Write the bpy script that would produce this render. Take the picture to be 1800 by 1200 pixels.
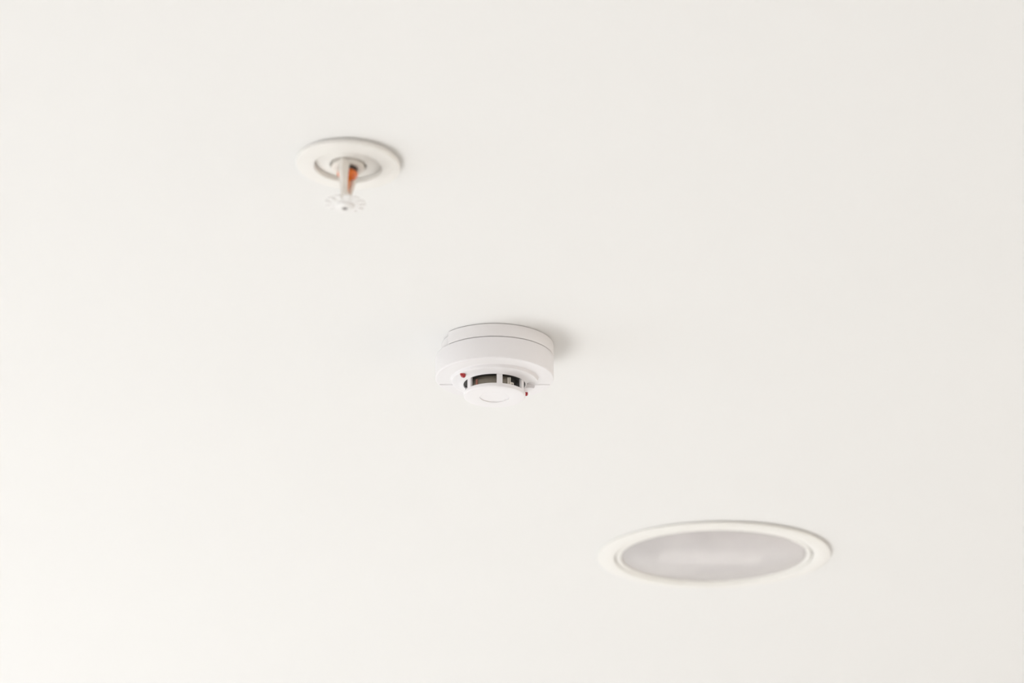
import bpy, bmesh, math
from math import sin, cos, pi, radians as R
from mathutils import Vector, Matrix

for o in list(bpy.data.objects):
    bpy.data.objects.remove(o, do_unlink=True)
SC = bpy.context.scene
COL = SC.collection

# ------------------------------------------------------------------ camera
CEIL = 3.60
cam_d = bpy.data.cameras.new('camera')
cam_d.sensor_width = 36.0
cam_d.lens = 74.0
cam = bpy.data.objects.new('camera', cam_d)
COL.objects.link(cam)
cam.location = (0, 0, CEIL - 0.68)   # looking up; room made tall to even out the ceiling light
cam.rotation_euler = (R(90 + 22.0), 0, 0)
cam_d.dof.use_dof = True
cam_d.dof.focus_distance = 1.79
cam_d.dof.aperture_fstop = 5.0
cam_d.clip_start = 0.05
SC.camera = cam

# ------------------------------------------------------------------ world, daylight, exposure
w = bpy.data.worlds.new('world')
SC.world = w
w.use_nodes = True
w.node_tree.nodes['Background'].inputs[0].default_value = (0.80, 0.88, 1.0, 1)
w.node_tree.nodes['Background'].inputs[1].default_value = 0.3

# room extents (metres)
X0, X1, Y0, Y1 = -5.0, 4.6, -4.2, 6.8
WIN = (0.0, 4.6, 1.00, 3.20)            # y0, y1, z0, z1 of the window in the left wall
FILL_WIN_B = (-3.2, 3.4, 0.60, 3.10)         # x0, x1, z0, z1 of the added fill window, back wall
FILL_WIN_R = (-1.5, 5.2, 0.60, 3.10)         # y0, y1, z0, z1 of the added fill window, right wall
FILL_WIN_F = (-3.2, 3.4, 0.60, 3.10)         # x0, x1, z0, z1 of the added fill window, far wall


def area(name, loc, rot, sx, sy, power, col):
    d = bpy.data.lights.new(name, 'AREA')
    d.shape = 'RECTANGLE'
    d.size, d.size_y = sx, sy
    d.energy = power
    d.color = col
    o = bpy.data.objects.new(name, d)
    COL.objects.link(o)
    o.location, o.rotation_euler = loc, rot
    return o


# daylight at the left window, fill lights at three added windows
POWER = (46, 57, 62, 50)                # left window, then added fill: back, right, far
area('window_daylight', (X0 + 0.01, (WIN[0] + WIN[1]) / 2, (WIN[2] + WIN[3]) / 2),
     (0, R(-90), 0), WIN[3] - WIN[2] - 0.06, WIN[1] - WIN[0] - 0.06, POWER[0], (0.90, 0.96, 1.0))
area('window_daylight', ((FILL_WIN_B[0] + FILL_WIN_B[1]) / 2, Y0 + 0.01, (FILL_WIN_B[2] + FILL_WIN_B[3]) / 2),
     (R(90), 0, 0), FILL_WIN_B[1] - FILL_WIN_B[0] - 0.06, FILL_WIN_B[3] - FILL_WIN_B[2] - 0.06, POWER[1], (1.0, 0.945, 0.925))  # added fill light behind the camera
area('window_daylight', (X1 - 0.01, (FILL_WIN_R[0] + FILL_WIN_R[1]) / 2, (FILL_WIN_R[2] + FILL_WIN_R[3]) / 2),
     (0, R(90), 0), FILL_WIN_R[3] - FILL_WIN_R[2] - 0.06, FILL_WIN_R[1] - FILL_WIN_R[0] - 0.06, POWER[2], (1.0, 0.86, 0.70))  # added fill light, tinted to warm the shaded side
area('window_daylight', ((FILL_WIN_F[0] + FILL_WIN_F[1]) / 2, Y1 - 0.01, (FILL_WIN_F[2] + FILL_WIN_F[3]) / 2),
     (R(-90), 0, 0), FILL_WIN_F[1] - FILL_WIN_F[0] - 0.06, FILL_WIN_F[3] - FILL_WIN_F[2] - 0.06, POWER[3], (1.0, 0.97, 0.94))  # added fill light at the far end

# sunlight falling through the same window onto the floor
sun_d = bpy.data.lights.new('sun', 'SUN')
sun_d.energy = 26.0
sun_d.angle = R(1.0)
sun_d.color = (0.98, 0.985, 1.0)
sun = bpy.data.objects.new('sun', sun_d)
COL.objects.link(sun)
sun.rotation_euler = Vector((-1.20, 0.06, 1.0)).to_track_quat('Z', 'Y').to_euler()

vs = SC.view_settings
vs.view_transform = 'Standard'
vs.look = 'None'
vs.gamma = 1.0
vs.use_curve_mapping = False
vs.exposure = 0.15


# ------------------------------------------------------------------ materials
def mat(name, col, rough=0.5, metal=0.0, spec=0.5, trans=0.0, bump=0.0, bscale=200.0, var=0.0, vscale=20.0):
    m = bpy.data.materials.new(name)
    m.use_nodes = True
    nt = m.node_tree
    b = nt.nodes['Principled BSDF']
    b.inputs['Base Color'].default_value = (*col, 1)
    b.inputs['Roughness'].default_value = rough
    b.inputs['Metallic'].default_value = metal
    b.inputs['Specular IOR Level'].default_value = spec
    b.inputs['Transmission Weight'].default_value = trans
    tc = nt.nodes.new('ShaderNodeTexCoord')
    if bump:
        n = nt.nodes.new('ShaderNodeTexNoise')
        n.inputs['Scale'].default_value = bscale
        n.inputs['Detail'].default_value = 4
        bp = nt.nodes.new('ShaderNodeBump')
        bp.inputs['Strength'].default_value = bump
        bp.inputs['Distance'].default_value = 0.001
        nt.links.new(tc.outputs['Object'], n.inputs['Vector'])
        nt.links.new(n.outputs['Fac'], bp.inputs['Height'])
        nt.links.new(bp.outputs['Normal'], b.inputs['Normal'])
    if var:
        n = nt.nodes.new('ShaderNodeTexNoise')
        n.inputs['Scale'].default_value = vscale
        n.inputs['Detail'].default_value = 3
        r = nt.nodes.new('ShaderNodeValToRGB')
        r.color_ramp.elements[0].position = 0.3
        r.color_ramp.elements[1].position = 0.7
        r.color_ramp.elements[0].color = (*[c * (1 - var) for c in col], 1)
        r.color_ramp.elements[1].color = (*[min(1, c * (1 + var)) for c in col], 1)
        nt.links.new(tc.outputs['Object'], n.inputs['Vector'])
        nt.links.new(n.outputs['Fac'], r.inputs['Fac'])
        nt.links.new(r.outputs['Color'], b.inputs['Base Color'])
    return m


M = {}
M['ceiling'] = mat('ceiling_paint', (0.853, 0.848, 0.835), 0.85, spec=0.2, bump=0.06, bscale=60, var=0.004, vscale=3)
M['wall'] = mat('wall_paint', (0.84, 0.82, 0.79), 0.85, spec=0.2, bump=0.05, bscale=80)
M['floor'] = mat('floor_boards', (0.60, 0.595, 0.58), 0.45, bump=0.05, bscale=30, var=0.12, vscale=4)
M['frame_paint'] = mat('window_frame_paint', (0.85, 0.85, 0.84), 0.4)
M['plastic'] = mat('white_plastic', (0.84, 0.82, 0.825), 0.38, spec=0.45, var=0.004, vscale=60)
M['plastic_base'] = mat('white_plastic_base', (0.84, 0.82, 0.815), 0.42, spec=0.4, var=0.004, vscale=60)
M['chamber'] = mat('black_chamber_plastic', (0.030, 0.028, 0.024), 0.55, var=0.1, vscale=300)
M['led'] = mat('red_led_lens', (0.38, 0.010, 0.014), 0.18, spec=0.6, var=0.05, vscale=400)
M['clip'] = mat('cream_clip_plastic', (0.80, 0.75, 0.67), 0.5, var=0.05, vscale=300)
M['foil'] = mat('reddish_tab', (0.42, 0.17, 0.13), 0.5, var=0.2, vscale=600)
M['enamel'] = mat('white_enamel', (0.84, 0.82, 0.78), 0.42, var=0.01, vscale=80)
M['arm_paint'] = mat('offwhite_frame_paint', (0.80, 0.76, 0.70), 0.34, var=0.03, vscale=120)
M['deflector'] = mat('deflector_paint', (0.84, 0.825, 0.81), 0.35, var=0.02, vscale=150)
M['dark_metal'] = mat('dark_metal', (0.10, 0.085, 0.075), 0.35, metal=0.6, var=0.2, vscale=200)
M['orange'] = mat('orange_glass', (0.90, 0.27, 0.02), 0.10, spec=0.8, trans=0.25, var=0.08, vscale=200)
M['orange_seat'] = mat('orange_seat', (0.80, 0.17, 0.012), 0.22, spec=0.6, var=0.25, vscale=260)
M['trim'] = mat('cream_trim_enamel', (0.85, 0.832, 0.79), 0.40, var=0.005, vscale=40)
M['reflector'] = mat('satin_reflector', (0.93, 0.90, 0.90), 0.30, metal=0.0, var=0.03, vscale=18)
M['lamp_tube'] = mat('opal_tube_glass', (0.95, 0.93, 0.93), 0.25, var=0.01, vscale=60)
M['socket'] = mat('grey_lamp_holder', (0.45, 0.42, 0.40), 0.5, var=0.05, vscale=60)


def frosted():
    m = bpy.data.materials.new('frosted_glass')
    m.use_nodes = True
    nt = m.node_tree
    b = nt.nodes['Principled BSDF']
    b.inputs['Base Color'].default_value = (0.94, 0.905, 0.90, 1)
    b.inputs['Roughness'].default_value = 0.28
    t = nt.nodes.new('ShaderNodeBsdfTransparent')
    t.inputs['Color'].default_value = (0.99, 0.985, 0.98, 1)
    mx = nt.nodes.new('ShaderNodeMixShader')
    n = nt.nodes.new('ShaderNodeTexNoise')
    n.inputs['Scale'].default_value = 14
    mr = nt.nodes.new('ShaderNodeMapRange')
    mr.inputs['To Min'].default_value = 0.30
    mr.inputs['To Max'].default_value = 0.44
    tc = nt.nodes.new('ShaderNodeTexCoord')
    nt.links.new(tc.outputs['Object'], n.inputs['Vector'])
    nt.links.new(n.outputs['Fac'], mr.inputs['Value'])
    nt.links.new(mr.outputs['Result'], mx.inputs['Fac'])
    nt.links.new(t.outputs[0], mx.inputs[1])
    nt.links.new(b.outputs[0], mx.inputs[2])
    nt.links.new(mx.outputs[0], nt.nodes['Material Output'].inputs['Surface'])
    return m


M['frosted'] = frosted()


def window_glass():
    m = bpy.data.materials.new('window_glass')
    m.use_nodes = True
    nt = m.node_tree
    t = nt.nodes.new('ShaderNodeBsdfTransparent')
    g = nt.nodes.new('ShaderNodeBsdfGlossy')
    g.inputs['Roughness'].default_value = 0.02
    mx = nt.nodes.new('ShaderNodeMixShader')
    mx.inputs['Fac'].default_value = 0.06
    nt.links.new(t.outputs[0], mx.inputs[1])
    nt.links.new(g.outputs[0], mx.inputs[2])
    nt.links.new(mx.outputs[0], nt.nodes['Material Output'].inputs['Surface'])
    return m


M['pane'] = window_glass()


def screen_mat():
    """woven insect screen: staggered dark holes between light wires, in millimetres along the UVs"""
    m = bpy.data.materials.new('insect_screen_mesh')
    m.use_nodes = True
    nt = m.node_tree
    b = nt.nodes['Principled BSDF']
    b.inputs['Roughness'].default_value = 0.45
    tc = nt.nodes.new('ShaderNodeTexCoord')
    mp = nt.nodes.new('ShaderNodeMapping')
    mp.inputs['Rotation'].default_value = (0, 0, R(45))
    mp.inputs['Scale'].default_value = (1.25, 1.25, 1)
    v = nt.nodes.new('ShaderNodeTexVoronoi')
    v.voronoi_dimensions = '2D'
    v.inputs['Scale'].default_value = 1.0
    v.inputs['Randomness'].default_value = 0.0
    r = nt.nodes.new('ShaderNodeValToRGB')
    r.color_ramp.elements[0].position = 0.30
    r.color_ramp.elements[1].position = 0.42
    r.color_ramp.elements[0].color = (0.030, 0.026, 0.02, 1)
    r.color_ramp.elements[1].color = (0.40, 0.35, 0.275, 1)
    nt.links.new(tc.outputs['UV'], mp.inputs['Vector'])
    nt.links.new(mp.outputs['Vector'], v.inputs['Vector'])
    nt.links.new(v.outputs['Distance'], r.inputs['Fac'])
    nt.links.new(r.outputs['Color'], b.inputs['Base Color'])
    return m


M['screen'] = screen_mat()


# ------------------------------------------------------------------ helpers
def link(name, bm, m, parent=None, smooth=35, loc=(0, 0, 0), rot=(0, 0, 0)):
    bmesh.ops.recalc_face_normals(bm, faces=bm.faces[:])
    me = bpy.data.meshes.new(name)
    bm.to_mesh(me)
    bm.free()
    if smooth:
        for p in me.polygons:
            p.use_smooth = True
        me.set_sharp_from_angle(angle=R(smooth))
    me.materials.append(M[m])
    o = bpy.data.objects.new(name, me)
    COL.objects.link(o)
    o.location, o.rotation_euler = loc, rot
    if parent is not None:
        o.parent = parent
    return o


def thing(name, label, cat, loc, rz=0.0):
    o = bpy.data.objects.new(name, None)
    o.empty_display_size = 0.03
    COL.objects.link(o)
    o.location = loc
    o.rotation_euler = (0, 0, rz)
    o['label'] = label
    o['category'] = cat
    return o


def structure(o):
    o['kind'] = 'structure'
    return o


def loft(rings, closed_u=True, cap_first=False, cap_last=False, bm=None, loop=False):
    """rings: list of equal-length point lists; quads between consecutive rings"""
    bm = bm or bmesh.new()
    vr = [[bm.verts.new(p) for p in ring] for ring in rings]
    n = len(vr[0])
    pairs = list(zip(vr[:-1], vr[1:]))
    if loop:
        pairs.append((vr[-1], vr[0]))
    for a, b in pairs:
        for i in range(n if closed_u else n - 1):
            j = (i + 1) % n
            bm.faces.new((a[i], a[j], b[j], b[i]))
    if cap_first:
        bm.faces.new(vr[0][::-1])
    if cap_last:
        bm.faces.new(vr[-1])
    return bm


def lathe(profile, segs=96, cap_first=False, cap_last=False, loop=False):
    """turn (radius, z) pairs about the z axis"""
    rings = [[(r * cos(2 * pi * i / segs), r * sin(2 * pi * i / segs), z) for i in range(segs)] for r, z in profile]
    return loft(rings, True, cap_first, cap_last, loop=loop)


def arc_block(a0, a1, r0, r1, z0, z1, n=6):
    """a piece of a ring wall between two angles"""
    rings = []
    for k in range(n + 1):
        a = a0 + (a1 - a0) * k / n
        c, s = cos(a), sin(a)
        rings.append([(r0 * c, r0 * s, z0), (r1 * c, r1 * s, z0), (r1 * c, r1 * s, z1), (r0 * c, r0 * s, z1)])
    return loft(rings, True, True, True)


def box(x0, x1, y0, y1, z0, z1, bm=None):
    bm = bm or bmesh.new()
    r = bmesh.ops.create_cube(bm, size=1.0)
    for v in r['verts']:
        v.co = Vector((x0 + (v.co.x + .5) * (x1 - x0), y0 + (v.co.y + .5) * (y1 - y0), z0 + (v.co.z + .5) * (z1 - z0)))
    return bm


def fillet(cx, cz, r, a0, a1, n=6):
    return [(cx + r * cos(R(a0 + (a1 - a0) * k / n)), cz + r * sin(R(a0 + (a1 - a0) * k / n))) for k in range(n + 1)]


# ------------------------------------------------------------------ the room
LIGHT_AT = (0.2318, 2.3386)
HOLE = 0.1180


def ceiling():
    bm = bmesh.new()
    rect = [bm.verts.new((x, y, CEIL)) for x, y in ((X0, Y0), (X1, Y0), (X1, Y1), (X0, Y1))]
    es = [bm.edges.new((rect[i], rect[(i + 1) % 4])) for i in range(4)]
    n = 96
    circ = [bm.verts.new((LIGHT_AT[0] + HOLE * cos(2 * pi * i / n), LIGHT_AT[1] + HOLE * sin(2 * pi * i / n), CEIL)) for i in range(n)]
    es += [bm.edges.new((circ[i], circ[(i + 1) % n])) for i in range(n)]
    bmesh.ops.triangle_fill(bm, edges=es, use_beauty=True)
    # drop any triangle that filled the hole itself
    bad = [f for f in bm.faces if (f.calc_center_median().xy - Vector(LIGHT_AT)).length < HOLE * 0.98
           and all((v.co.xy - Vector(LIGHT_AT)).length < HOLE * 1.001 for v in f.verts)]
    bmesh.ops.delete(bm, geom=bad, context='FACES')
    r = bmesh.ops.extrude_face_region(bm, geom=bm.faces[:])
    for v in r['geom']:
        if isinstance(v, bmesh.types.BMVert):
            v.co.z += 0.013
    return structure(link('ceiling', bm, 'ceiling', smooth=0))


ceiling()
structure(link('floor', box(X0, X1, Y0, Y1, -0.05, 0), 'floor', smooth=0))


def window_wall(wall, number, a0, a1, win, place):
    """a wall with one opening along its length; place(a, d, z) turns (along, outwards, up) into the room's axes"""
    def slab(p0, p1, q0, q1, d0, d1, bm=None):
        u, v = place(p0, d0), place(p1, d1)
        return box(min(u[0], v[0]), max(u[0], v[0]), min(u[1], v[1]), max(u[1], v[1]), q0, q1, bm)
    w0, w1, z0, z1 = win
    bm = slab(a0, w0, 0, CEIL, 0, 0.12)
    slab(w1, a1, 0, CEIL, 0, 0.12, bm)
    slab(w0, w1, 0, z0, 0, 0.12, bm)
    slab(w0, w1, z1, CEIL, 0, 0.12, bm)
    structure(link(wall, bm, 'wall', smooth=0))
    frame = structure(link('window_%d' % number, slab(w0, w1, z0, z0 + 0.05, 0.03, 0.09), 'frame_paint', smooth=0))
    link('frame_head', slab(w0, w1, z1 - 0.05, z1, 0.03, 0.09), 'frame_paint', frame, 0)
    step = (w1 - w0 - 0.05) / 3
    for k in range(4):
        p = w0 + step * k
        link('mullion', slab(p, p + 0.05, z0 + 0.05, z1 - 0.05, 0.03, 0.09), 'frame_paint', frame, 0)
        if k < 3:
            link('pane', slab(p + 0.05, p + step, z0 + 0.05, z1 - 0.05, 0.058, 0.064), 'pane', frame, 0)


window_wall('wall_left', 1, Y0, Y1, WIN, lambda a, d: (X0 - d, a))
window_wall('wall_back', 2, X0, X1, FILL_WIN_B, lambda a, d: (a, Y0 - d))  # unseen window, added for fill from behind the camera
window_wall('wall_right', 3, Y0, Y1, FILL_WIN_R, lambda a, d: (X1 + d, a))  # unseen window, added to balance light from the left
window_wall('wall_far', 4, X0, X1, FILL_WIN_F, lambda a, d: (a, Y1 + d))  # unseen window, added to brighten the far ceiling


# ------------------------------------------------------------------ smoke detector
def detector():
    t = thing('smoke_detector', 'white round plastic smoke detector with two red indicator lights', 'smoke detector', (-0.0150, 1.6923, CEIL))
    RB = 0.0511
    # mounting base: same radius as the body, stepped in over a stretch of its rim
    a_step0, a_step1 = 148.0, 219.8
    pts = []
    a = a_step1
    while a < a_step0 + 360:
        pts.append((a, RB))
        a += 3.0
    pts.append((a_step0 + 360, RB))
    a = a_step0
    while a < a_step1:
        pts.append((a, RB * 0.90))
        a += 3.0
    pts.append((a_step1, RB * 0.90))

    def ring(d, z):
        return [((r - d) * cos(R(an)), (r - d) * sin(R(an)), z) for an, r in pts]
    bm = loft([ring(0.0012, 0), ring(0.0012, -0.0005), ring(0, -0.0007), ring(0, -0.0113), ring(0.0003, -0.0116), ring(0.002, -0.0117), ring(0.002, -0.0125)], True, True, True)
    link('mounting_base', bm, 'plastic_base', t, 30)

    # body: plain drum with a small fillet at the lower rim
    prof = [(0.030, -0.0122), (RB - 0.0008, -0.0122), (RB - 0.0001, -0.0124), (RB, -0.0127)]
    prof += fillet(RB - 0.0012, -0.0304, 0.0012, 0, -90)
    prof += [(0.036, -0.0319), (0.030, -0.0319)]
    link('body', lathe(prof, 144, loop=True), 'plastic', t, 30)

    # raised collar over the near half, ending short of the straight step of the far plate
    def collar(name, a0, a1, rc):
        prof = [(rc + 0.0016, -0.0312), (rc + 0.0015, -0.0317), (rc + 0.0008, -0.0321), (rc + 0.0004, -0.0329), (rc + 0.0001, -0.0341), (rc - 0.0002, -0.0346), (rc - 0.0008, -0.0348),
                (0.0340, -0.0349), (0.0315, -0.0351), (0.0298, -0.0355), (0.0284, -0.0360), (0.0274, -0.0365), (0.0268, -0.0366), (0.0264, -0.0362), (0.0264, -0.0312)]
        rings = []
        n = int((a1 - a0) / 3)
        for k in range(n + 1):
            an = R(a0 + (a1 - a0) * k / n)
            rings.append([(r * cos(an), r * sin(an), z) for r, z in prof])
        return link(name, loft(rings, True, True, True), 'plastic', t, 30)
    collar('collar', 180.0, 354.0, 0.0372)
    collar('collar', 20.0, 180.0, 0.0366)
    link('throat', lathe([(0.0290, -0.0312), (0.0284, -0.0334), (0.0276, -0.0352), (0.0271, -0.0362), (0.0266, -0.0364), (0.0262, -0.0360), (0.0262, -0.0312)], 96, loop=True), 'plastic', t, 30)
    # half plate covering the far side, with a low straight edge
    ro, yb = 0.0490, 0.0114
    a_out = math.degrees(math.asin(yb / ro))
    rings = []
    for d, z in ((0, -0.0312), (0, -0.0321), (0.0003, -0.0324)):
        ring_ = [((ro - d) * cos(R(a_out + (180 - 2 * a_out) * k / 48)), max(yb + d, (ro - d) * sin(R(a_out + (180 - 2 * a_out) * k / 48))), z) for k in range(49)]
        rings.append(ring_)
    link('far_plate', loft(rings, True, True, True), 'plastic', t, 30)

    UP = (0, 0, 0.0012)
    # dark sensing chamber seen through the slots
    link('sensing_chamber', lathe([(0.0260, -0.0325), (0.0258, -0.0368), (0.0215, -0.0372), (0.0215, -0.0468), (0.012, -0.0468), (0.012, -0.0325)], 96, loop=True), 'chamber', t, 30, UP)
    # insect screen wrapped round part of the chamber
    bm = bmesh.new()
    uv = bm.loops.layers.uv.new('UVMap')
    a0, a1, n, rs = R(213), R(300), 40, 0.0222
    rows = []
    for k in range(n + 1):
        a = a0 + (a1 - a0) * k / n
        u = rs * (a - a0) * 1000
        rows.append(((bm.verts.new((rs * cos(a), rs * sin(a), -0.0375)), u, 0.0), (bm.verts.new((rs * cos(a), rs * sin(a), -0.0466)), u, 9.1)))
    for p, q in zip(rows[:-1], rows[1:]):
        quad = (p[0], q[0], q[1], p[1])
        f = bm.faces.new([c[0] for c in quad])
        for lp, c in zip(f.loops, quad):
            lp[uv].uv = (c[1], c[2])
    sc_o = link('insect_screen', bm, 'screen', t, 60, UP)
    sm = sc_o.modifiers.new('thickness', 'SOLIDIFY')
    sm.thickness = 0.0003
    link('screen_tab', arc_block(R(226), R(231), 0.0224, 0.0230, -0.0466, -0.0392), 'foil', t, 30, UP)
    # clip with a peg hole, and two thin posts next to the screen
    link('clip_post', arc_block(R(299.5), R(301.9), 0.0222, 0.0232, -0.0466, -0.0384, 3), 'clip', t, 30, UP)
    link('clip_post', arc_block(R(304.0), R(306.6), 0.0222, 0.0232, -0.0466, -0.0380, 3), 'clip', t, 30, UP)
    # small tab with a round hole, built flat and stood against the chamber
    bm = bmesh.new()
    hw, hh, rh, nn = 0.00155, 0.0017, 0.00075, 24
    outer_p, inner_p = [], []
    for i in range(nn):
        an = 2 * pi * i / nn
        c, s = cos(an), sin(an)
        k = min(hw / max(abs(c), 1e-6), hh / max(abs(s), 1e-6))
        outer_p.append((k * c, k * s))
        inner_p.append((rh * c, rh * s))
    rr = [[(x, y, z) for x, y in pts_] for pts_, z in ((outer_p, 0), (outer_p, 0.0009), (inner_p, 0.0009), (inner_p, 0))]
    loft(rr, True, bm=bm, loop=True)
    an = R(312.0)
    ex, ey, ez = Vector((-sin(an), cos(an), 0)), Vector((0, 0, 1)), Vector((cos(an), sin(an), 0))
    mtx = Matrix(((ex.x, ey.x, ez.x, 0.0220 * cos(an)), (ex.y, ey.y, ez.y, 0.0220 * sin(an)), (ex.z, ey.z, ez.z, -0.0436), (0, 0, 0, 1)))
    bmesh.ops.transform(bm, matrix=mtx, verts=bm.verts[:])
    link('clip', bm, 'clip', t, 30, UP)

    # ribs between the slots
    for d in (-54.5, 9.8, 65.5, 127, 187, 246):
        c = R(270 + d)
        hw = 0.00250 / 0.0268
        link('rib', arc_block(c - hw, c + hw, 0.0247, 0.02665, -0.0370, -0.0460, 6), 'plastic', t, 30, UP)

    # domed end cap with a shallow round recess
    rcap = 0.0266
    prof = [(0.0, -0.0466), (rcap - 0.0012, -0.0459), (rcap - 0.0002, -0.0457), (rcap, -0.0459), (rcap - 0.0002, -0.0478)]
    prof += fillet(rcap - 0.0013, -0.0478, 0.0011, -8, -84)
    prof += [(0.021, -0.04905), (0.0132, -0.0492), (0.0127, -0.0491), (0.0126, -0.0484), (0.008, -0.04845), (0.0, -0.0485)]
    bm = lathe([(max(r, 1e-5), z) for r, z in prof], 120)
    bmesh.ops.remove_doubles(bm, verts=bm.verts[:], dist=3e-5)
    link('end_cap', bm, 'plastic', t, 26, UP)

    # two indicator lights on opposite sides
    for sx, sy, k in ((-0.0268, -0.0214, 1.18), (0.0268, 0.0240, 1.0)):
        bm = bmesh.new()
        bmesh.ops.create_uvsphere(bm, u_segments=24, v_segments=14, radius=1.0)
        for v in bm.verts:
            v.co = Vector((v.co.x * 0.0020, v.co.y * 0.0020, v.co.z * 0.0027)) * k
        o = link('indicator_light', bm, 'led', t, 60, (sx, sy, -0.0351), (R(0), R(-28), 0))
        o['label'] = 'red indicator light'
    return t


detector()


# ------------------------------------------------------------------ sprinkler
def sprinkler():
    t = thing('fire_sprinkler', 'white pendent fire sprinkler head with orange glass bulb and round ceiling plate', 'fire sprinkler', (-0.1164, 1.3410, CEIL - 0.0008))
    t.rotation_euler = (0, R(2.2), 0)            # hangs slightly out of plumb
    prof = [(0.0238, 0.0020), (0.0345, 0.0020), (0.0348, -0.0004), (0.0369, -0.0006), (0.0370, -0.0026)]
    prof += fillet(0.0359, -0.0028, 0.0010, 0, -84)
    prof += [(0.0248, -0.0043)] + fillet(0.0246, -0.0037, 0.0006, -95, -180) + [(0.0238, -0.0004)]
    link('ceiling_plate', lathe(prof, 120, loop=True), 'enamel', t, 30)
    link('inner_cup', lathe([(0.0234, 0.0), (0.0234, -0.0005), (0.0228, -0.0010), (0.016, -0.0022), (0.0134, -0.0026), (0.0130, -0.0024), (0.0128, 0.0015), (0.0234, 0.0015)], 96, loop=True), 'enamel', t, 30)
    prof = [(0.0102, 0.0), (0.0116, -0.0005), (0.0118, -0.0040)] + fillet(0.0110, -0.0044, 0.0008, 0, -90, 4) + [(0.0072, -0.0052), (0.0066, -0.0040), (0.0066, 0.0)]
    link('threaded_collar', lathe(prof, 72, loop=True), 'arm_paint', t, 30)
    link('seal_seat', lathe([(0.0064, -0.001), (0.0064, -0.0070), (0.0056, -0.0080), (0.001, -0.0080), (0.001, -0.001)], 48, loop=True), 'dark_metal', t, 30)
    link('bulb_cup', lathe([(0.0010, -0.0078), (0.0066, -0.0078), (0.0073, -0.0086), (0.0074, -0.0100), (0.0066, -0.0112), (0.0035, -0.0118), (0.0010, -0.0118)], 48, loop=True), 'orange_seat', t, 30)
    # glass bulb: swollen middle, narrow tip
    prof = [(1e-5, -0.0105), (0.0016, -0.0108), (0.0023, -0.0125), (0.0025, -0.0155), (0.0023, -0.0195), (0.0017, -0.0222), (0.0010, -0.0240), (1e-5, -0.0252)]
    bm = lathe(prof, 32)
    bmesh.ops.remove_doubles(bm, verts=bm.verts[:], dist=3e-5)
    o = link('glass_bulb', bm, 'orange', t, 60)
    o['label'] = 'orange glass bulb'
    # two frame arms, ridged outwards, meeting at the boss
    az = R(270 - 13)
    for k in range(2):
        an = az + pi * k
        ex, et = Vector((cos(an), sin(an), 0)), Vector((-sin(an), cos(an), 0))
        path = [(0.0098, -0.0030, 1.45), (0.0097, -0.0070, 1.35), (0.0090, -0.0125, 1.18), (0.0075, -0.0180, 1.0), (0.0054, -0.0230, 0.9), (0.0034, -0.0270, 0.86), (0.0026, -0.0297, 0.84)]
        rings = []
        for off, z, s in path:
            c = ex * off + Vector((0, 0, z))
            w_, d_ = 0.0031 * s, 0.0019 * s
            rings.append([tuple(c + ex * a + et * b) for a, b in ((d_ * 1.5, w_ * 0.05), (d_ * -0.1, w_), (-d_, w_ * 0.7), (-d_, -w_ * 0.7), (d_ * -0.1, -w_))])
        link('frame_arm', loft(rings, True, True, True), 'arm_paint', t, 25)
    link('boss', lathe([(1e-4, -0.0245), (0.0026, -0.0252), (0.0036, -0.0270), (0.0040, -0.0305), (0.0040, -0.0332), (1e-4, -0.0332)], 40), 'arm_paint', t, 30)
    # toothed deflector
    bm = bmesh.new()
    nt_, ro, ri = 12, 0.0146, 0.0098
    prof = []
    for i in range(nt_):
        c = 2 * pi * (i + .3) / nt_
        st = 2 * pi / nt_
        g = st * 0.13
        for da, r in ((-st / 2 + g, ri + .0007), (-st / 2 + g * 1.05, ro - 0.0006), (-st / 4, ro), (0, ro), (st / 4, ro), (st / 2 - g * 1.05, ro - 0.0006), (st / 2 - g, ri + .0007), (st / 2, ri)):
            prof.append((c + da, r))

    def dz(r):
        return -0.0332 + 0.0010 * (r / ro) ** 2
    top = [(r * cos(a), r * sin(a), dz(r)) for a, r in prof]
    bot = [(x, y, z - 0.0011) for x, y, z in top]
    ctop = [(0.006 * cos(a), 0.006 * sin(a), dz(0.006)) for a, r in prof]
    cbot = [(x, y, z - 0.0011) for x, y, z in ctop]
    loft([ctop, top, bot, cbot], True, True, True, bm=bm)
    link('deflector', bm, 'deflector', t, 25)
    # screw nub below the deflector with its dark socket
    nub = link('nub', lathe([(0.0068, -0.0338), (0.0066, -0.0350), (0.0050, -0.0362), (0.0025, -0.0368), (0.0021, -0.0366), (0.0020, -0.0348), (0.0030, -0.0338)], 40, loop=True), 'deflector', t, 40)
    link('socket', lathe([(1e-4, -0.0358), (0.00205, -0.0358), (0.00205, -0.0342), (1e-4, -0.0342)], 24), 'dark_metal', nub, 30)
    return t


sprinkler()


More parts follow.
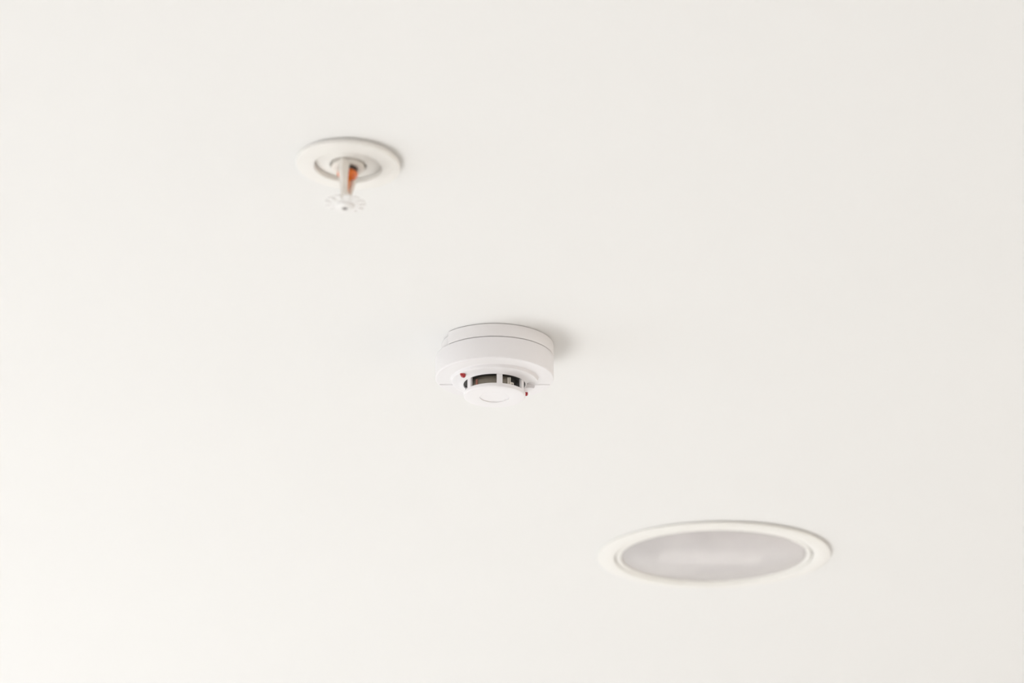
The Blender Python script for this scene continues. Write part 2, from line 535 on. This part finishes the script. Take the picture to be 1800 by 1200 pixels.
# ------------------------------------------------------------------ recessed downlight
def downlight():
    t = thing('recessed_downlight', 'large round recessed downlight with cream trim ring and frosted glass', 'downlight', (*LIGHT_AT, CEIL))
    t.rotation_euler = (0, R(0.35), 0)           # one side of the trim stands a hair off the ceiling
    RO = 0.1336
    prof = [(0.1155, 0.0), (0.1300, 0.0), (0.1300, -0.0006), (RO - 0.0003, -0.0008)] + fillet(RO - 0.0010, -0.0020, 0.0010, 50, -80)
    prof += [(0.1240, -0.0042), (0.1150, -0.0044), (0.1137, -0.0038), (0.1133, -0.0026), (0.1132, 0.010), (0.1155, 0.010)]
    link('trim_ring', lathe(prof, 160, loop=True), 'trim', t, 30)
    prof = [(0.1120, 0.010), (0.1120, -0.0022), (0.1115, -0.0031), (0.1095, -0.0034), (0.1070, -0.0030), (0.1060, -0.0016), (0.1058, 0.010)]
    link('glass_holder', lathe(prof, 160, loop=True), 'trim', t, 30)
    link('frosted_glass', lathe([(1e-4, -0.0115), (0.03, -0.0110), (0.06, -0.0092), (0.085, -0.0062), (0.1000, -0.0034), (0.1055, -0.0016), (0.1055, 0.0010), (0.1000, -0.0008), (0.085, -0.0036), (0.06, -0.0066), (0.03, -0.0084), (1e-4, -0.0089)], 96), 'frosted', t, 40)
    prof = [(0.1138, 0.0105), (0.1110, 0.0105), (0.1070, 0.030), (0.1000, 0.052), (0.088, 0.072), (0.070, 0.088), (0.045, 0.098), (1e-4, 0.102), (1e-4, 0.104), (0.046, 0.100), (0.072, 0.090), (0.090, 0.074), (0.1020, 0.053), (0.109, 0.030)]
    link('reflector_can', lathe(prof, 96), 'reflector', t, 50)
    # horizontal compact tubes on their holder
    for y in (0.012, 0.034):
        bm = bmesh.new()
        bmesh.ops.create_cone(bm, cap_ends=True, segments=20, radius1=0.0075, radius2=0.0075, depth=0.120)
        o = link('lamp_tube', bm, 'lamp_tube', t, 40, (-0.002, y, 0.007), (0, R(90), 0))
    bm = box(-0.090, -0.060, -0.002, 0.048, 0.000, 0.026)
    bmesh.ops.bevel(bm, geom=bm.edges[:], offset=0.003, segments=2, affect='EDGES')
    link('lamp_holder', bm, 'socket', t, 40)
    return t


downlight()
